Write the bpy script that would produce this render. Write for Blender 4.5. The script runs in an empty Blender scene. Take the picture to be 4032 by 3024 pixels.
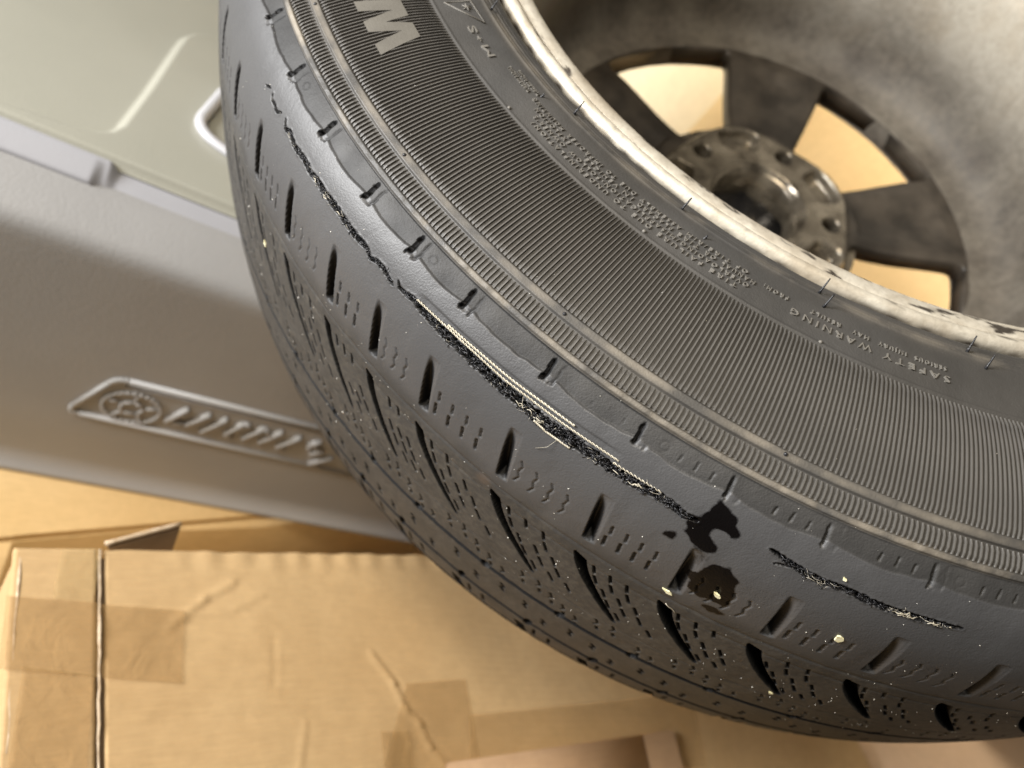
import bpy, bmesh, math, random
import numpy as np
from mathutils import Matrix, Vector

scene = bpy.context.scene
rng = random.Random(7)
nrng = np.random.default_rng(11)
D2R = math.pi / 180

# ------------------------------------------------------------------ camera, light, exposure
CAM_Z = 0.595
CAM_R = ((0.78818, -0.27602, -0.55008), (-0.18511, 0.74608, -0.63961), (0.58695, 0.60595, 0.53695))
cam_data = bpy.data.cameras.new('camera')
cam = bpy.data.objects.new('camera', cam_data)
scene.collection.objects.link(cam)
m = Matrix(CAM_R).to_4x4(); m.translation = (0, 0, CAM_Z)
cam.matrix_world = m
cam_data.sensor_width = 36
cam_data.lens = 2905 / 4032 * 36
cam_data.clip_start = 0.01
cam_data.clip_end = 100
cam_data.dof.use_dof = True
cam_data.dof.focus_distance = 0.235
cam_data.dof.aperture_fstop = 9.0
scene.camera = cam

world = bpy.data.worlds.new('World'); scene.world = world; world.use_nodes = True
bgn = world.node_tree.nodes['Background']
bgn.inputs[0].default_value = (0.95, 0.92, 0.87, 1)
bgn.inputs[1].default_value = 0.085

def area_lamp(name, loc, target, size, watts, colour):
    d = bpy.data.lights.new(name, 'AREA'); d.shape = 'DISK'; d.size = size; d.energy = watts; d.color = colour
    o = bpy.data.objects.new(name, d); scene.collection.objects.link(o)
    o.location = loc
    o.rotation_euler = (Vector(target) - Vector(loc)).to_track_quat('-Z', 'Y').to_euler()
    return o
area_lamp('side_lamp', (-0.86, 0.30, 0.66), (0.15, 0.35, 0.42), 0.42, 28, (0.985, 0.985, 0.985))
area_lamp('ceiling_lamp', (-1.10, -0.20, 2.0), (0.3, 0.35, 0.2), 0.6, 32, (1.0, 0.88, 0.70))

carton_fill = area_lamp('carton_fill_lamp', (0.75, 0.55, 1.3), (1.25, 0.85, 0.35), 0.3, 7, (1.0, 0.88, 0.70))  # added fill, only there to brighten the far boxes
carton_fill.data.spread = math.radians(90)

vs = scene.view_settings
vs.view_transform = 'Standard'; vs.look = 'None'; vs.gamma = 1; vs.use_curve_mapping = False
vs.exposure = 0.1

# ------------------------------------------------------------------ helpers
def link(name, me, mat, parent=None, smooth=True, loc=None):
    if isinstance(me, bmesh.types.BMesh):
        bm = me; me = bpy.data.meshes.new(name); bm.to_mesh(me); bm.free()
    if mat is not None and not me.materials:
        me.materials.append(mat)
    if smooth and len(me.polygons):
        me.polygons.foreach_set('use_smooth', np.ones(len(me.polygons), bool))
    o = bpy.data.objects.new(name, me); scene.collection.objects.link(o)
    if parent: o.parent = parent
    if loc: o.location = loc
    return o

def tag(o, label=None, cat=None, group=None, kind=None):
    if label: o['label'] = label
    if cat: o['category'] = cat
    if group: o['group'] = group
    if kind: o['kind'] = kind
    return o

def empty(name, loc=(0, 0, 0), mat4=None):
    o = bpy.data.objects.new(name, None); scene.collection.objects.link(o)
    o.empty_display_size = 0.05
    if mat4 is not None: o.matrix_world = mat4
    else: o.location = loc
    return o

def grid_mesh(name, P, wrap=False, attrs=None, flip=False):
    """P: (rows, cols, 3)"""
    R, C = P.shape[:2]
    idx = np.arange(R * C, dtype=np.int32).reshape(R, C)
    if wrap: idx = np.concatenate([idx, idx[:, :1]], 1)
    q = np.stack([idx[:-1, :-1], idx[:-1, 1:], idx[1:, 1:], idx[1:, :-1]], -1).reshape(-1, 4)
    if flip: q = q[:, ::-1]
    return quads_mesh(name, P.reshape(-1, 3), q, attrs)

def quads_mesh(name, V, q, attrs=None):
    me = bpy.data.meshes.new(name)
    me.vertices.add(len(V)); me.vertices.foreach_set('co', np.ascontiguousarray(V, np.float32).ravel())
    me.loops.add(q.size); me.loops.foreach_set('vertex_index', np.ascontiguousarray(q, np.int32).ravel())
    me.polygons.add(len(q)); me.polygons.foreach_set('loop_start', np.arange(0, q.size, 4, dtype=np.int32))
    if attrs:
        for k, a in attrs.items():
            at = me.attributes.new(k, 'FLOAT', 'POINT'); at.data.foreach_set('value', np.ascontiguousarray(a, np.float32).ravel())
    me.update(calc_edges=True); me.validate()
    return me

def hash2(ix, iy, seed):
    h = (ix.astype(np.int64) * 374761393 + iy.astype(np.int64) * 668265263 + seed * 144665) & 0x7fffffff
    h = ((h ^ (h >> 13)) * 1274126177) & 0x7fffffff
    return ((h ^ (h >> 16)) & 0xffff) / 65535.0
def vnoise(x, y, seed=0):
    x = np.asarray(x, float); y = np.asarray(y, float)
    ix = np.floor(x); iy = np.floor(y); fx = x - ix; fy = y - iy
    ix = ix.astype(np.int64); iy = iy.astype(np.int64)
    fx = fx * fx * (3 - 2 * fx); fy = fy * fy * (3 - 2 * fy)
    a = hash2(ix, iy, seed); b = hash2(ix + 1, iy, seed); c = hash2(ix, iy + 1, seed); d = hash2(ix + 1, iy + 1, seed)
    return (a * (1 - fx) + b * fx) * (1 - fy) + (c * (1 - fx) + d * fx) * fy - 0.5
def smooth(a, b, x):
    t = np.clip((x - a) / (b - a), 0, 1); return t * t * (3 - 2 * t)

def tube(bm, pts, rad, seg=5, closed=False):
    """tube along a polyline; rad scalar or list"""
    n = len(pts); rings = []
    for i, p in enumerate(pts):
        p = Vector(p)
        a = Vector(pts[i - 1]) if (i > 0 or closed) else p
        b = Vector(pts[(i + 1) % n]) if (i < n - 1 or closed) else p
        t = (b - a).normalized() if (b - a).length > 1e-9 else Vector((0, 0, 1))
        u = t.cross(Vector((0.31, 0.2, 0.93)));
        if u.length < 1e-4: u = t.cross(Vector((1, 0, 0)))
        u.normalize(); v = t.cross(u)
        r = rad[i] if hasattr(rad, '__len__') else rad
        rings.append([bm.verts.new(p + (u * math.cos(k * 2 * math.pi / seg) + v * math.sin(k * 2 * math.pi / seg)) * r) for k in range(seg)])
    for i in range(n - 1 + (1 if closed else 0)):
        A, B = rings[i], rings[(i + 1) % n]
        for k in range(seg):
            bm.faces.new((A[k], A[(k + 1) % seg], B[(k + 1) % seg], B[k]))
    if not closed:
        bm.faces.new(rings[0][::-1]); bm.faces.new(rings[-1])

def box_bm(bm, x0, x1, y0, y1, z0, z1, mat4=None):
    vs_ = [bm.verts.new((x, y, z)) for z in (z0, z1) for y in (y0, y1) for x in (x0, x1)]
    if mat4 is not None:
        for v in vs_: v.co = mat4 @ v.co
    for f in ((0, 2, 3, 1), (4, 5, 7, 6), (0, 1, 5, 4), (2, 6, 7, 3), (0, 4, 6, 2), (1, 3, 7, 5)):
        bm.faces.new([vs_[i] for i in f])

# ------------------------------------------------------------------ materials
class N:
    def __init__(s, name):
        s.m = bpy.data.materials.new(name); s.m.use_nodes = True
        s.t = s.m.node_tree; s.b = s.t.nodes['Principled BSDF']
    def n(s, typ, **kw):
        nd = s.t.nodes.new(typ)
        for k, v in kw.items(): setattr(nd, k, v)
        return nd
    def l(s, a, b): s.t.links.new(a, b)
    def coord(s, kind='Object'):
        return s.n('ShaderNodeTexCoord').outputs[kind]
    def noise(s, scale, detail=4, rough=0.55, vec=None, dist=0):
        nd = s.n('ShaderNodeTexNoise'); nd.inputs['Scale'].default_value = scale; nd.inputs['Detail'].default_value = detail
        nd.inputs['Roughness'].default_value = rough; nd.inputs['Distortion'].default_value = dist
        s.l(vec if vec is not None else s.coord(), nd.inputs['Vector']); return nd.outputs['Fac']
    def ramp(s, fac, a, b, ca=(0, 0, 0, 1), cb=(1, 1, 1, 1)):
        nd = s.n('ShaderNodeValToRGB'); e = nd.color_ramp.elements
        e[0].position = a; e[1].position = b; e[0].color = ca; e[1].color = cb
        s.l(fac, nd.inputs[0]); return nd.outputs[0]
    def attr(s, name):
        nd = s.n('ShaderNodeAttribute'); nd.attribute_name = name; return nd.outputs['Fac']
    def mix(s, fac, a, b):
        nd = s.n('ShaderNodeMix', data_type='RGBA')
        if isinstance(fac, float): nd.inputs[0].default_value = fac
        else: s.l(fac, nd.inputs[0])
        for i, c in ((6, a), (7, b)):
            if isinstance(c, tuple): nd.inputs[i].default_value = (*c[:3], 1)
            else: s.l(c, nd.inputs[i])
        return nd.outputs[2]
    def math(s, op, a, b=0.0):
        nd = s.n('ShaderNodeMath', operation=op)
        for i, c in ((0, a), (1, b)):
            if isinstance(c, (int, float)): nd.inputs[i].default_value = c
            else: s.l(c, nd.inputs[i])
        return nd.outputs[0]
    def bump(s, h, strength=0.3, dist=0.001):
        nd = s.n('ShaderNodeBump'); nd.inputs['Strength'].default_value = strength; nd.inputs['Distance'].default_value = dist
        s.l(h, nd.inputs['Height']); s.l(nd.outputs[0], s.b.inputs['Normal'])
    def col(s, c):
        if isinstance(c, tuple): s.b.inputs['Base Color'].default_value = (*c[:3], 1)
        else: s.l(c, s.b.inputs['Base Color'])
    def rough(s, r):
        if isinstance(r, float): s.b.inputs['Roughness'].default_value = r
        else: s.l(r, s.b.inputs['Roughness'])
    def maprange(s, f, a, b, c, d):
        nd = s.n('ShaderNodeMapRange'); s.l(f, nd.inputs[0])
        for i, v in enumerate((a, b, c, d)): nd.inputs[i + 1].default_value = v
        return nd.outputs[0]

def mat_rubber_tread():
    k = N('tread_rubber')
    n1 = k.noise(60, 5); n2 = k.noise(420, 3); n3 = k.noise(14, 4)
    base = k.mix(k.ramp(n1, .35, .7), (.026, .0255, .025), (.037, .036, .035))
    pol = k.mix(k.ramp(n3, .3, .7), (.048, .048, .050), (.066, .066, .068))
    c = k.mix(k.attr('polish'), base, pol)
    dust = k.mix(k.ramp(n1, .3, .75), (.050, .046, .039), (.105, .094, .077))
    df = k.math('MULTIPLY', k.attr('dust'), k.ramp(n2, .40, .62))
    c = k.mix(df, c, dust)
    c = k.mix(k.attr('torn'), c, (.007, .007, .0075))  # near-black for the tear and for shade painted into deep slots
    wet = k.ramp(k.math('ADD', k.attr('wet'), k.math('MULTIPLY', k.math('SUBTRACT', k.noise(230, 4, .65), .5), 1.1)), .34, .66)
    c = k.mix(wet, c, (.0035, .003, .003))
    c = k.mix(k.attr('stain'), c, (.060, .046, .036))
    k.col(c)
    rr = k.maprange(k.math('ADD', k.attr('polish'), k.math('MULTIPLY', n1, .35)), 0.1, 1.25, .62, .50)
    mr = k.n('ShaderNodeMix'); k.l(wet, mr.inputs[0]); k.l(rr, mr.inputs[2]); mr.inputs[3].default_value = .22
    k.rough(mr.outputs[0])
    k.l(k.maprange(k.math('MAXIMUM', wet, k.math('MULTIPLY', k.attr('torn'), .8)), 0, 1, .5, .08), k.b.inputs['Specular IOR Level'])
    k.bump(k.math('ADD', k.math('MULTIPLY', n2, .6), k.noise(1500, 2)), .22, .0006)
    return k.m
def mat_rubber_side():
    k = N('sidewall_rubber')
    n1 = k.noise(40, 5); n2 = k.noise(500, 3); n3 = k.noise(9, 3)
    c = k.mix(k.ramp(n1, .3, .7), (.042, .0395, .036), (.058, .054, .049))
    c = k.mix(k.math('MULTIPLY', k.ramp(n3, .42, .62), .5), c, (.060, .060, .060))
    c = k.mix(k.math('MULTIPLY', k.attr('dust'), k.ramp(k.noise(55, 4), .40, .62)), c, (.20, .175, .14))
    k.col(c); k.rough(k.maprange(n1, .3, .7, .50, .64))
    k.bump(k.math('ADD', n2, k.noise(1600, 2)), .25, .0005)
    return k.m
def mat_simple(name, c1, c2, scale, rough, bump=0., bscale=600, metallic=0., spec=.5, bd=.0005):
    k = N(name); k.col(k.mix(k.ramp(k.noise(scale, 4), .35, .68), c1, c2)); k.rough(rough)
    k.b.inputs['Metallic'].default_value = metallic; k.b.inputs['Specular IOR Level'].default_value = spec
    if bump: k.bump(k.noise(bscale, 3), bump, bd)
    return k.m
def mat_rim(name, dirt=0.25):
    k = N(name); bw = .85 if dirt > .3 else 1.0
    n1 = k.noise(28, 6, .62); n2 = k.noise(160, 5, .65); n3 = k.noise(9, 5, .6, dist=.6)
    c = k.mix(k.ramp(n2, .35, .65), (.40 * bw + .06, .365 * bw + .055, .30 * bw + .045), (.49 * bw + .06, .455 * bw + .055, .385 * bw + .045))
    c = k.mix(k.math('MULTIPLY', k.ramp(n1, .47, .68), .75 - dirt * .6), c, (.33, .27, .19))
    c = k.mix(k.math('MULTIPLY', k.ramp(n3, .62 - dirt * .12, .85 - dirt * .1), .45 - dirt * .6), c, (.105, .09, .072))
    c = k.mix(k.math('MULTIPLY', k.ramp(k.noise(300, 5, .7), .5, .7), .35), c, (.20, .17, .13))
    c = k.mix(k.ramp(k.noise(85, 3, .5, dist=1.2), .72, .76), c, (.05, .05, .05))
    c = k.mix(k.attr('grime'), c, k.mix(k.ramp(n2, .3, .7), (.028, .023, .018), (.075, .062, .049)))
    k.col(c); k.rough(k.maprange(n2, .3, .7, .38 + dirt * .5, .55 + dirt * .4))
    k.b.inputs['Metallic'].default_value = .2 - dirt * .4
    k.bump(k.math('ADD', n2, k.math('MULTIPLY', k.noise(520, 4), .7)), .18, .0010)
    return k.m
def mat_hub():
    k = N('greasy_alloy'); n1 = k.noise(45, 5, .6); n2 = k.noise(220, 4)
    c = k.mix(k.ramp(n1, .35, .68), (.07, .058, .043), (.30, .265, .21))
    k.col(c); k.b.inputs['Metallic'].default_value = .65
    k.rough(k.maprange(n1, .3, .7, .14, .34)); k.bump(n2, .2, .001)
    return k.m
def mat_card(name, c1, c2, flute=True, rot=0.0, crease=.25):
    k = N(name); co = k.coord()
    n1 = k.noise(7, 6, .6); n2 = k.noise(130, 4, .6)
    c = k.mix(k.ramp(n1, .3, .7), c1, c2)
    c = k.mix(k.math('MULTIPLY', k.ramp(n2, .35, .7), .28), c, tuple(x * .72 for x in c1))
    mp = k.n('ShaderNodeMapping'); k.l(co, mp.inputs[0]); mp.inputs['Scale'].default_value = (40, 700, 40); mp.inputs['Rotation'].default_value = (0, 0, rot)
    fib = k.noise(1.0, 3, .6, vec=mp.outputs[0])
    c = k.mix(k.math('MULTIPLY', k.ramp(fib, .45, .7), .16), c, tuple(min(1, x * 1.25) for x in c2))
    k.col(c); k.rough(.78); k.b.inputs['Specular IOR Level'].default_value = .25
    mp2 = k.n('ShaderNodeMapping'); k.l(co, mp2.inputs[0]); mp2.inputs['Rotation'].default_value = (0, 0, rot)
    w = k.n('ShaderNodeTexWave'); w.inputs['Scale'].default_value = 62; w.inputs['Distortion'].default_value = .6; w.bands_direction = 'Y'; k.l(mp2.outputs[0], w.inputs['Vector'])
    h = k.math('ADD', k.math('MULTIPLY', w.outputs['Fac'], .18 if flute else .02), k.math('MULTIPLY', k.noise(16, 5, .6), 1.4))
    k.bump(h, crease * .6, .004)
    return k.m
def mat_tape(name, col, alpha):
    k = N(name); k.col(k.mix(k.ramp(k.noise(30, 4), .3, .7), col, tuple(x * .8 for x in col))); k.rough(.16)
    k.b.inputs['Alpha'].default_value = alpha
    k.bump(k.noise(45, 5, .6, dist=1.5), .45, .004)
    return k.m

M = dict(tread=mat_rubber_tread(), side=mat_rubber_side(),
    rib=mat_simple('rib_rubber', (.072, .067, .060), (.100, .093, .083), 70, .55, .2, 900),
    letter=mat_simple('raised_letter_rubber', (.085, .078, .066), (.108, .10, .084), 60, .6, .25, 800),
    smallletter=mat_simple('text_rubber', (.13, .12, .105), (.16, .15, .132), 60, .55, .2, 800),
    torn=mat_simple('torn_rubber', (.010, .010, .012), (.035, .035, .038), 300, .38, .5, 1500),
    cord=mat_simple('ply_cord', (.42, .38, .29), (.60, .56, .46), 900, .5, .2, 3000),
    fibre=mat_simple('pale_fibre', (.35, .32, .25), (.55, .51, .43), 500, .5),
    wet=mat_simple('wet_film', (.0015, .0015, .002), (.004, .0035, .003), 60, .12, .05, 300, spec=.25),
    stain=mat_simple('brown_stain', (.060, .048, .038), (.072, .058, .045), 60, .6),
    chip=mat_simple('wood_chip', (.72, .66, .36), (.85, .82, .60), 400, .6),
    grit=mat_simple('pale_grit', (.55, .52, .45), (.85, .83, .78), 900, .35),
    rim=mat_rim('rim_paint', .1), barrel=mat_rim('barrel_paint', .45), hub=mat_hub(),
    spoke=mat_simple('brake_dust_spoke', (.022, .018, .014), (.075, .062, .048), 30, .40, .3, 200, .2),
    capm=mat_simple('cap_plastic', (.008, .008, .009), (.02, .02, .022), 80, .2, .4, 90, bd=.004),
    body=mat_simple('grey_plastic', (.235, .230, .226), (.258, .253, .248), 12, .5, .2, 420, bd=.001),
    lip=mat_simple('lid_lip_plastic', (.28, .28, .30), (.31, .31, .33), 10, .42, .12, 500),
    lid=mat_simple('olive_lid_plastic', (.295, .290, .245), (.32, .314, .266), 8, .30, .22, 480, bd=.0006),
    loop=mat_simple('pale_plastic', (.38, .38, .40), (.43, .43, .445), 20, .4),
    card=mat_card('tan_cardboard', (.41, .27, .13), (.48, .335, .175), rot=.14),
    cardB=mat_card('pale_cardboard', (.56, .385, .175), (.64, .46, .235), rot=.3, crease=.12),
    cardC=mat_card('stacked_cardboard', (.74, .61, .40), (.80, .68, .47), crease=.1),
    cardF=mat_card('golden_cardboard', (.74, .54, .28), (.80, .60, .34), crease=.1),
    cardD=mat_card('rosy_cardboard', (.56, .40, .27), (.62, .46, .33), crease=.15),
    cardR=mat_card('red_brown_cardboard', (.30, .185, .10), (.36, .235, .135), crease=.15),
    cardE=mat_simple('cut_cardboard_edge', (.36, .26, .16), (.55, .44, .31), 240, .8, .4, 500),
    cardK=mat_simple('shaded_cardboard', (.16, .105, .06), (.22, .15, .09), 40, .85, .3, 200),  # darker copy of the cardboard, shade put into the colour
    tape=mat_tape('brown_tape', (.44, .27, .11), .36), cleartape=mat_tape('clear_tape', (.60, .44, .21), .28),
    ground=mat_simple('concrete', (.22, .20, .17), (.30, .27, .23), 20, .8, .4, 60, bd=.002))

# ------------------------------------------------------------------ setting
bm = bmesh.new(); bmesh.ops.create_grid(bm, x_segments=2, y_segments=2, size=6)
tag(link('ground', bm, M['ground'], loc=(1, 1, -.25)), kind='structure')

# ------------------------------------------------------------------ the wheel: tyre section profile (r, z in the wheel's frame)
WHEEL_R = ((0.890377, -0.025124, -0.454531), (-0.095566, 0.965910, -0.240592), (0.445080, 0.257655, 0.857623))
wm = Matrix(WHEEL_R).to_4x4(); wm.translation = (0.322868, 0.368617, 0.041946 + CAM_Z)
wheel = empty('car_wheel', mat4=wm)
tag(wheel, 'worn black car tyre with a long sidewall tear, mounted on a dirty pale alloy rim', 'car wheel')

PR = np.array([(.2325, -.004), (.2345, .003), (.2400, .0090), (.2500, .0135), (.2600, .0152), (.2704, .0155), (.2850, .0158), (.3000, .0142), (.3137, .0111), (.3227, .0080), (.3310, .0030), (.3385, -.0051), (.3455, -.0200), (.3505, -.0450), (.3540, -.0750), (.3558, -.1050), (.3560, -.1300), (.3548, -.1550), (.3512, -.1780), (.3455, -.1930), (.3360, -.2030), (.3200, -.2120), (.2900, -.2185), (.2600, -.2150), (.2400, -.2050), (.2330, -.1960)])
def catmull(P, n):
    P = np.vstack([2 * P[0] - P[1], P, 2 * P[-1] - P[-2]]); o = []
    for i in range(1, len(P) - 2):
        p0, p1, p2, p3 = P[i - 1:i + 3]
        for k in range(n):
            u = k / n
            o.append(.5 * ((2 * p1) + (-p0 + p2) * u + (2 * p0 - 5 * p1 + 4 * p2 - p3) * u * u + (-p0 + 3 * p1 - 3 * p2 + p3) * u ** 3))
    o.append(P[-2]); return np.array(o)
PF = catmull(PR, 30)
SA = np.concatenate([[0], np.cumsum(np.hypot(*np.diff(PF, axis=0).T))]) * 1000      # arc length, mm
NT = np.gradient(PF, axis=0); NT /= np.linalg.norm(NT, axis=1)[:, None]
NN = np.stack([-NT[:, 1], NT[:, 0]], 1)
if NN[0][1] < 0 or NN[400][0] < 0: NN = NN * np.sign(NN[400][0])
def surf(th, s, h=0.0):
    """tyre surface point: angle in degrees, arc length in mm, height in mm above the skin"""
    th = np.asarray(th, float) * D2R; s = np.asarray(s, float); h = np.asarray(h, float) / 1000
    r = np.interp(s, SA, PF[:, 0]) + h * np.interp(s, SA, NN[:, 0])
    z = np.interp(s, SA, PF[:, 1]) + h * np.interp(s, SA, NN[:, 1])
    return np.stack([r * np.cos(th), r * np.sin(th), z + 0 * th], -1)

# pitch of the tread pattern (degrees round the tyre)
PT = [180.9, 186.4, 191.9, 197.5, 203.0, 208.3, 213.8, 218.4, 223.0, 229.1, 235.1, 240.6, 246.2, 252.2, 258.0, 263.6, 269.2, 274.8]
FA, FB = 184.0, 272.0                       # arc modelled in full detail
fine = np.arange(FA, FB, .072)
coarse = np.arange(FB, FA + 360, 2.0)
TH = np.concatenate([fine, coarse]); NF = len(fine)
SR = np.concatenate([np.arange(102.0, 128, .36), np.arange(128, 206, .42), np.arange(206, 302, .5), np.arange(302, SA[-1], 4.0), [SA[-1]]])
H = np.zeros((len(SR), len(TH)))
TORN_SHADE = np.zeros_like(H)  # ragged tear, plus painted shade in the slots and sipes
MMD = 6.1
def sub(t0, t1, s0, s1):
    a, b = np.searchsorted(TH[:NF], (t0, t1)); c, d = np.searchsorted(SR, (s0, s1))
    return slice(c, d), slice(a, b)
def carve(t0, t1, s0, s1, fn):
    sl = sub(t0, t1, s0, s1)
    T, S = np.meshgrid(TH[sl[1]], SR[sl[0]])
    if T.size: H[sl] = np.minimum(H[sl], -fn(T, S))
def segdist(T, S, a, b):
    px = (T - a[0]) * MMD; py = S - a[1]; dx = (b[0] - a[0]) * MMD; dy = b[1] - a[1]
    u = np.clip((px * dx + py * dy) / (dx * dx + dy * dy + 1e-9), 0, 1)
    return np.hypot(px - u * dx, py - u * dy), u
def sipe(a, b, w=.45, depth=1.6):
    carve(min(a[0], b[0]) - .3, max(a[0], b[0]) + .3, min(a[1], b[1]) - 1.5, max(a[1], b[1]) + 1.5,
          lambda T, S: depth * (1 - smooth(w - .25, w + .3, segdist(T, S, a, b)[0])))

# base relief: gentle waviness of the worn rubber
TT, SS = np.meshgrid(TH[:NF], SR)
H[:, :NF] += .16 * vnoise(TT * .9, SS * .11, 3) * 2 + .05 * vnoise(TT * 5, SS * .8, 4)
# decoupling wing below the worn shoulder, with a scalloped edge
Pa = np.array(PT)
ki = np.clip(np.searchsorted(Pa, TT, side='right') - 1, 0, len(Pa) - 2)
frac = np.clip((TT - Pa[ki]) / (Pa[ki + 1] - Pa[ki]), 0, 1)
bound = 108.6 + 1.7 * np.sin(np.pi * frac) ** .8 + .5 * vnoise(TT * 1.7, TT * 0, 9)
right_fade = 1 - .75 * smooth(228, 246, TT)
H[:, :NF] -= (.95 * right_fade) * (1 - smooth(bound - .35, bound + .35, SS))
POL = np.zeros_like(H); POL[:, :NF] = smooth(bound - .3, bound + .3, SS) * (1 - smooth(150, 166, SS + 6 * vnoise(TT * .8, SS * .1, 5)))
DUST = np.zeros_like(H); DUST[:, :NF] = np.clip(smooth(152, 172, SS + 10 * vnoise(TT * .6, SS * .08, 6)) * .5, 0, 1)
# faint circumferential fold where the shoulder meets the tread band
H[:, :NF] -= .35 * np.exp(-((SS - 162.5) / 1.0) ** 2) + .22 * np.exp(-((SS - 170) / .8) ** 2) + .25 * np.exp(-((SS - 206) / .7) ** 2)
# the two circumferential grooves that show, and one round the back
for sg, wg, dg in ((225.8, 1.3, 2.2), (262.0, 1.5, 2.8), (290.0, 3.0, 5.0)):
    H[:, :NF] = np.minimum(H[:, :NF], -dg * (1 - smooth(wg - .5, wg + .5, np.abs(SS - sg))))
    POL[:, :NF] *= smooth(wg, wg + 1, np.abs(SS - sg))
for k in range(1, len(PT) - 1):
    P = PT[k]; p = PT[k + 1] - P
    # worn shoulder slot: steep on one side, floor rising to the other
    def slot(T, S, P=P):
        x = (S - 131.5) / 25.0
        c = P + .65 * x
        u = (T - c) * MMD
        w = 4.7 - .6 * x
        d = 6.0 * np.clip(x, 0, 1) ** .75 * (1 - .90 * np.clip(u / (w * .80), 0, 1) ** 1.25) + .10
        return d * smooth(-.65, .55, u) * (1 - smooth(w - .35, w + .25, u)) * (x > 0) * (1 - smooth(.96, 1.02, x))
    carve(P - 1, P + 3, 130, 159, slot)
    # long curved slot
    L0, L1 = 166.8, 201.0
    def lslot(T, S, P=P, p=p):
        x = np.clip((S - L0) / (L1 - L0), 0, 1)
        c = P + .80 + min(4.7, p * .84) * x ** 1.4
        u = (T - c) * MMD
        w = (3.3 + 1.6 * float(smooth(222, 244, np.array(P)))) * (1 - .72 * x ** 4.5)
        top = S - (L0 + .35 * np.clip(u, 0, 5))
        return 8.0 * smooth(-.35, .3, u) * (1 - smooth(w - .3, w + .35, u)) * smooth(-.3, .4, top) * (1 - smooth(L1 - .3, L1 + .5, S))
    carve(P - .2, P + 8, 165, 203, lslot)
    # marks between the shoulder slots: paired dashes or curled sipes, alternating
    for j in range(3 if p < 5 else 4):
        t = P + 1.55 + j * (p - 1.9) / (3 if p < 5 else 4)
        o = rng.uniform(-.6, .6)
        if k % 2 == 0:
            sipe((t, 142 + o), (t + .12, 146 + o), .30, 1.0); sipe((t + .02, 148.4 + o), (t + .16, 153.5 + o), .34, 1.2)
        else:
            q = [(t - .05, 142 + o), (t + .16, 144.3 + o), (t + .06, 147.5 + o), (t + .24, 150 + o), (t + .08, 153 + o)]
            for a, b in zip(q[:-1], q[1:]): sipe(a, b, .26, .7)
    # stepped sipes between the long slots
    for j in range(3):
        for i in range(5):
            x0 = .02 + i * .185; x1 = x0 + .13
            f = lambda x: P + .80 + 1.35 + j * (p - 2.0) / 3.2 + 4.2 * x ** 1.2 - (.18 if i % 2 else 0)
            if rng.random() < .12: continue
            sipe((f(x0), 168.5 + 33 * x0), (f(x1) - .1, 168.5 + 33 * x1), .30, 1.7)
    # small double ticks before the groove
    for j in range(5):
        t = P + .3 + j * p / 5; s0 = 206 + (j * 3.7) % 13
        if rng.random() < .2: continue
        sipe((t, s0), (t + .28, s0 + 3.2), .28, 1.1); sipe((t + .32, s0 + 3.0), (t + .12, s0 + 5.0), .28, 1.1)
        sipe((t + .40, s0 + 7), (t + .55, s0 + 9), .42, 1.2)
    # dots in the grooves
    g0 = (P + 2.85, 225.6); g1 = (P + 1.75, 262)
    carve(g0[0] - .6, g0[0] + .6, 221, 230, lambda T, S: 6 * (1 - smooth(1.8, 2.4, np.hypot((T - g0[0]) * MMD, (S - g0[1]) * .75))))
    carve(g1[0] - .8, g1[0] + .8, 254, 270, lambda T, S: 6 * (1 - smooth(1.4, 2.0, np.hypot((T - g1[0]) * MMD, (S - g1[1]) * .35))))
    # zigzag sipes between the grooves
    for j in range(3):
        t = P + .5 + j * p / 3; s0 = 233 + (j * 8.5 + k * 2) % 17
        q = [(t, s0), (t + .35, s0 + 2.5), (t + .1, s0 + 4.5), (t + .45, s0 + 7.0)]
        for a, b in zip(q[:-1], q[1:]): sipe(a, b, .45, 1.6)
    # outer block slots that notch the outline
    def edge_slot(T, S, P=P):
        u = (T - (P + 1.2 + (S - 270) * .05)) * MMD
        return 5 * (1 - smooth(1.6, 2.4, np.abs(u))) * smooth(272, 274, S) * (1 - smooth(300, 302, S))
    carve(P, P + 4, 270, 302, edge_slot)
    for j in range(2): sipe((P + 2.6 + j * 1.3, 270), (P + 2.9 + j * 1.3, 281), .5, 2)
    # notch through the wing
    dn = P - .32
    fdn = 1 - .45 * smooth(228, 246, np.array(dn))
    def notch(T, S, dn=dn):
        u = (T - dn - .03 * np.sin(S)) * MMD; w = 5.2
        end = 111.2 + .5 * vnoise(T * 22, T * 0, 2) * 3
        rf = float(1 - .85 * smooth(226, 240, np.array(dn)))
        return (.75 * rf + .04 + fdn * 2.4 * (1 - np.clip(u / (w * .35), 0, 1)) * smooth(102.3, 105, S) + .5 * (.3 + .7 * rf) * smooth(w * .6, w, u)) * smooth(-.2, .2, u) * (1 - smooth(w - .25, w + .1, u)) * smooth(102.2, 103.2, S) * (1 - smooth(end - .5, end + .3, S))
    carve(dn - .6, dn + 1.6, 102, 114, notch)
    for j, ln in ((1, 2.4), (2, 2.8), (3, 2.2)):
        sipe((dn - .95 * j - .05, 108.2), (dn - .95 * j, 108.2 - ln), .32, 1.5 * right_fade.min() + .6)
    # round mould mark on the wing
    tc = P + 1.3
    sl = sub(tc - .6, tc + .6, 103, 111); Tm, Sm = np.meshgrid(TH[sl[1]], SR[sl[0]])
    if Tm.size and k % 3 == 1: H[sl] -= .15 * np.exp(-((np.hypot((Tm - tc) * MMD * .95, Sm - 106.4) - 1.55) / .22) ** 2)
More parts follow.
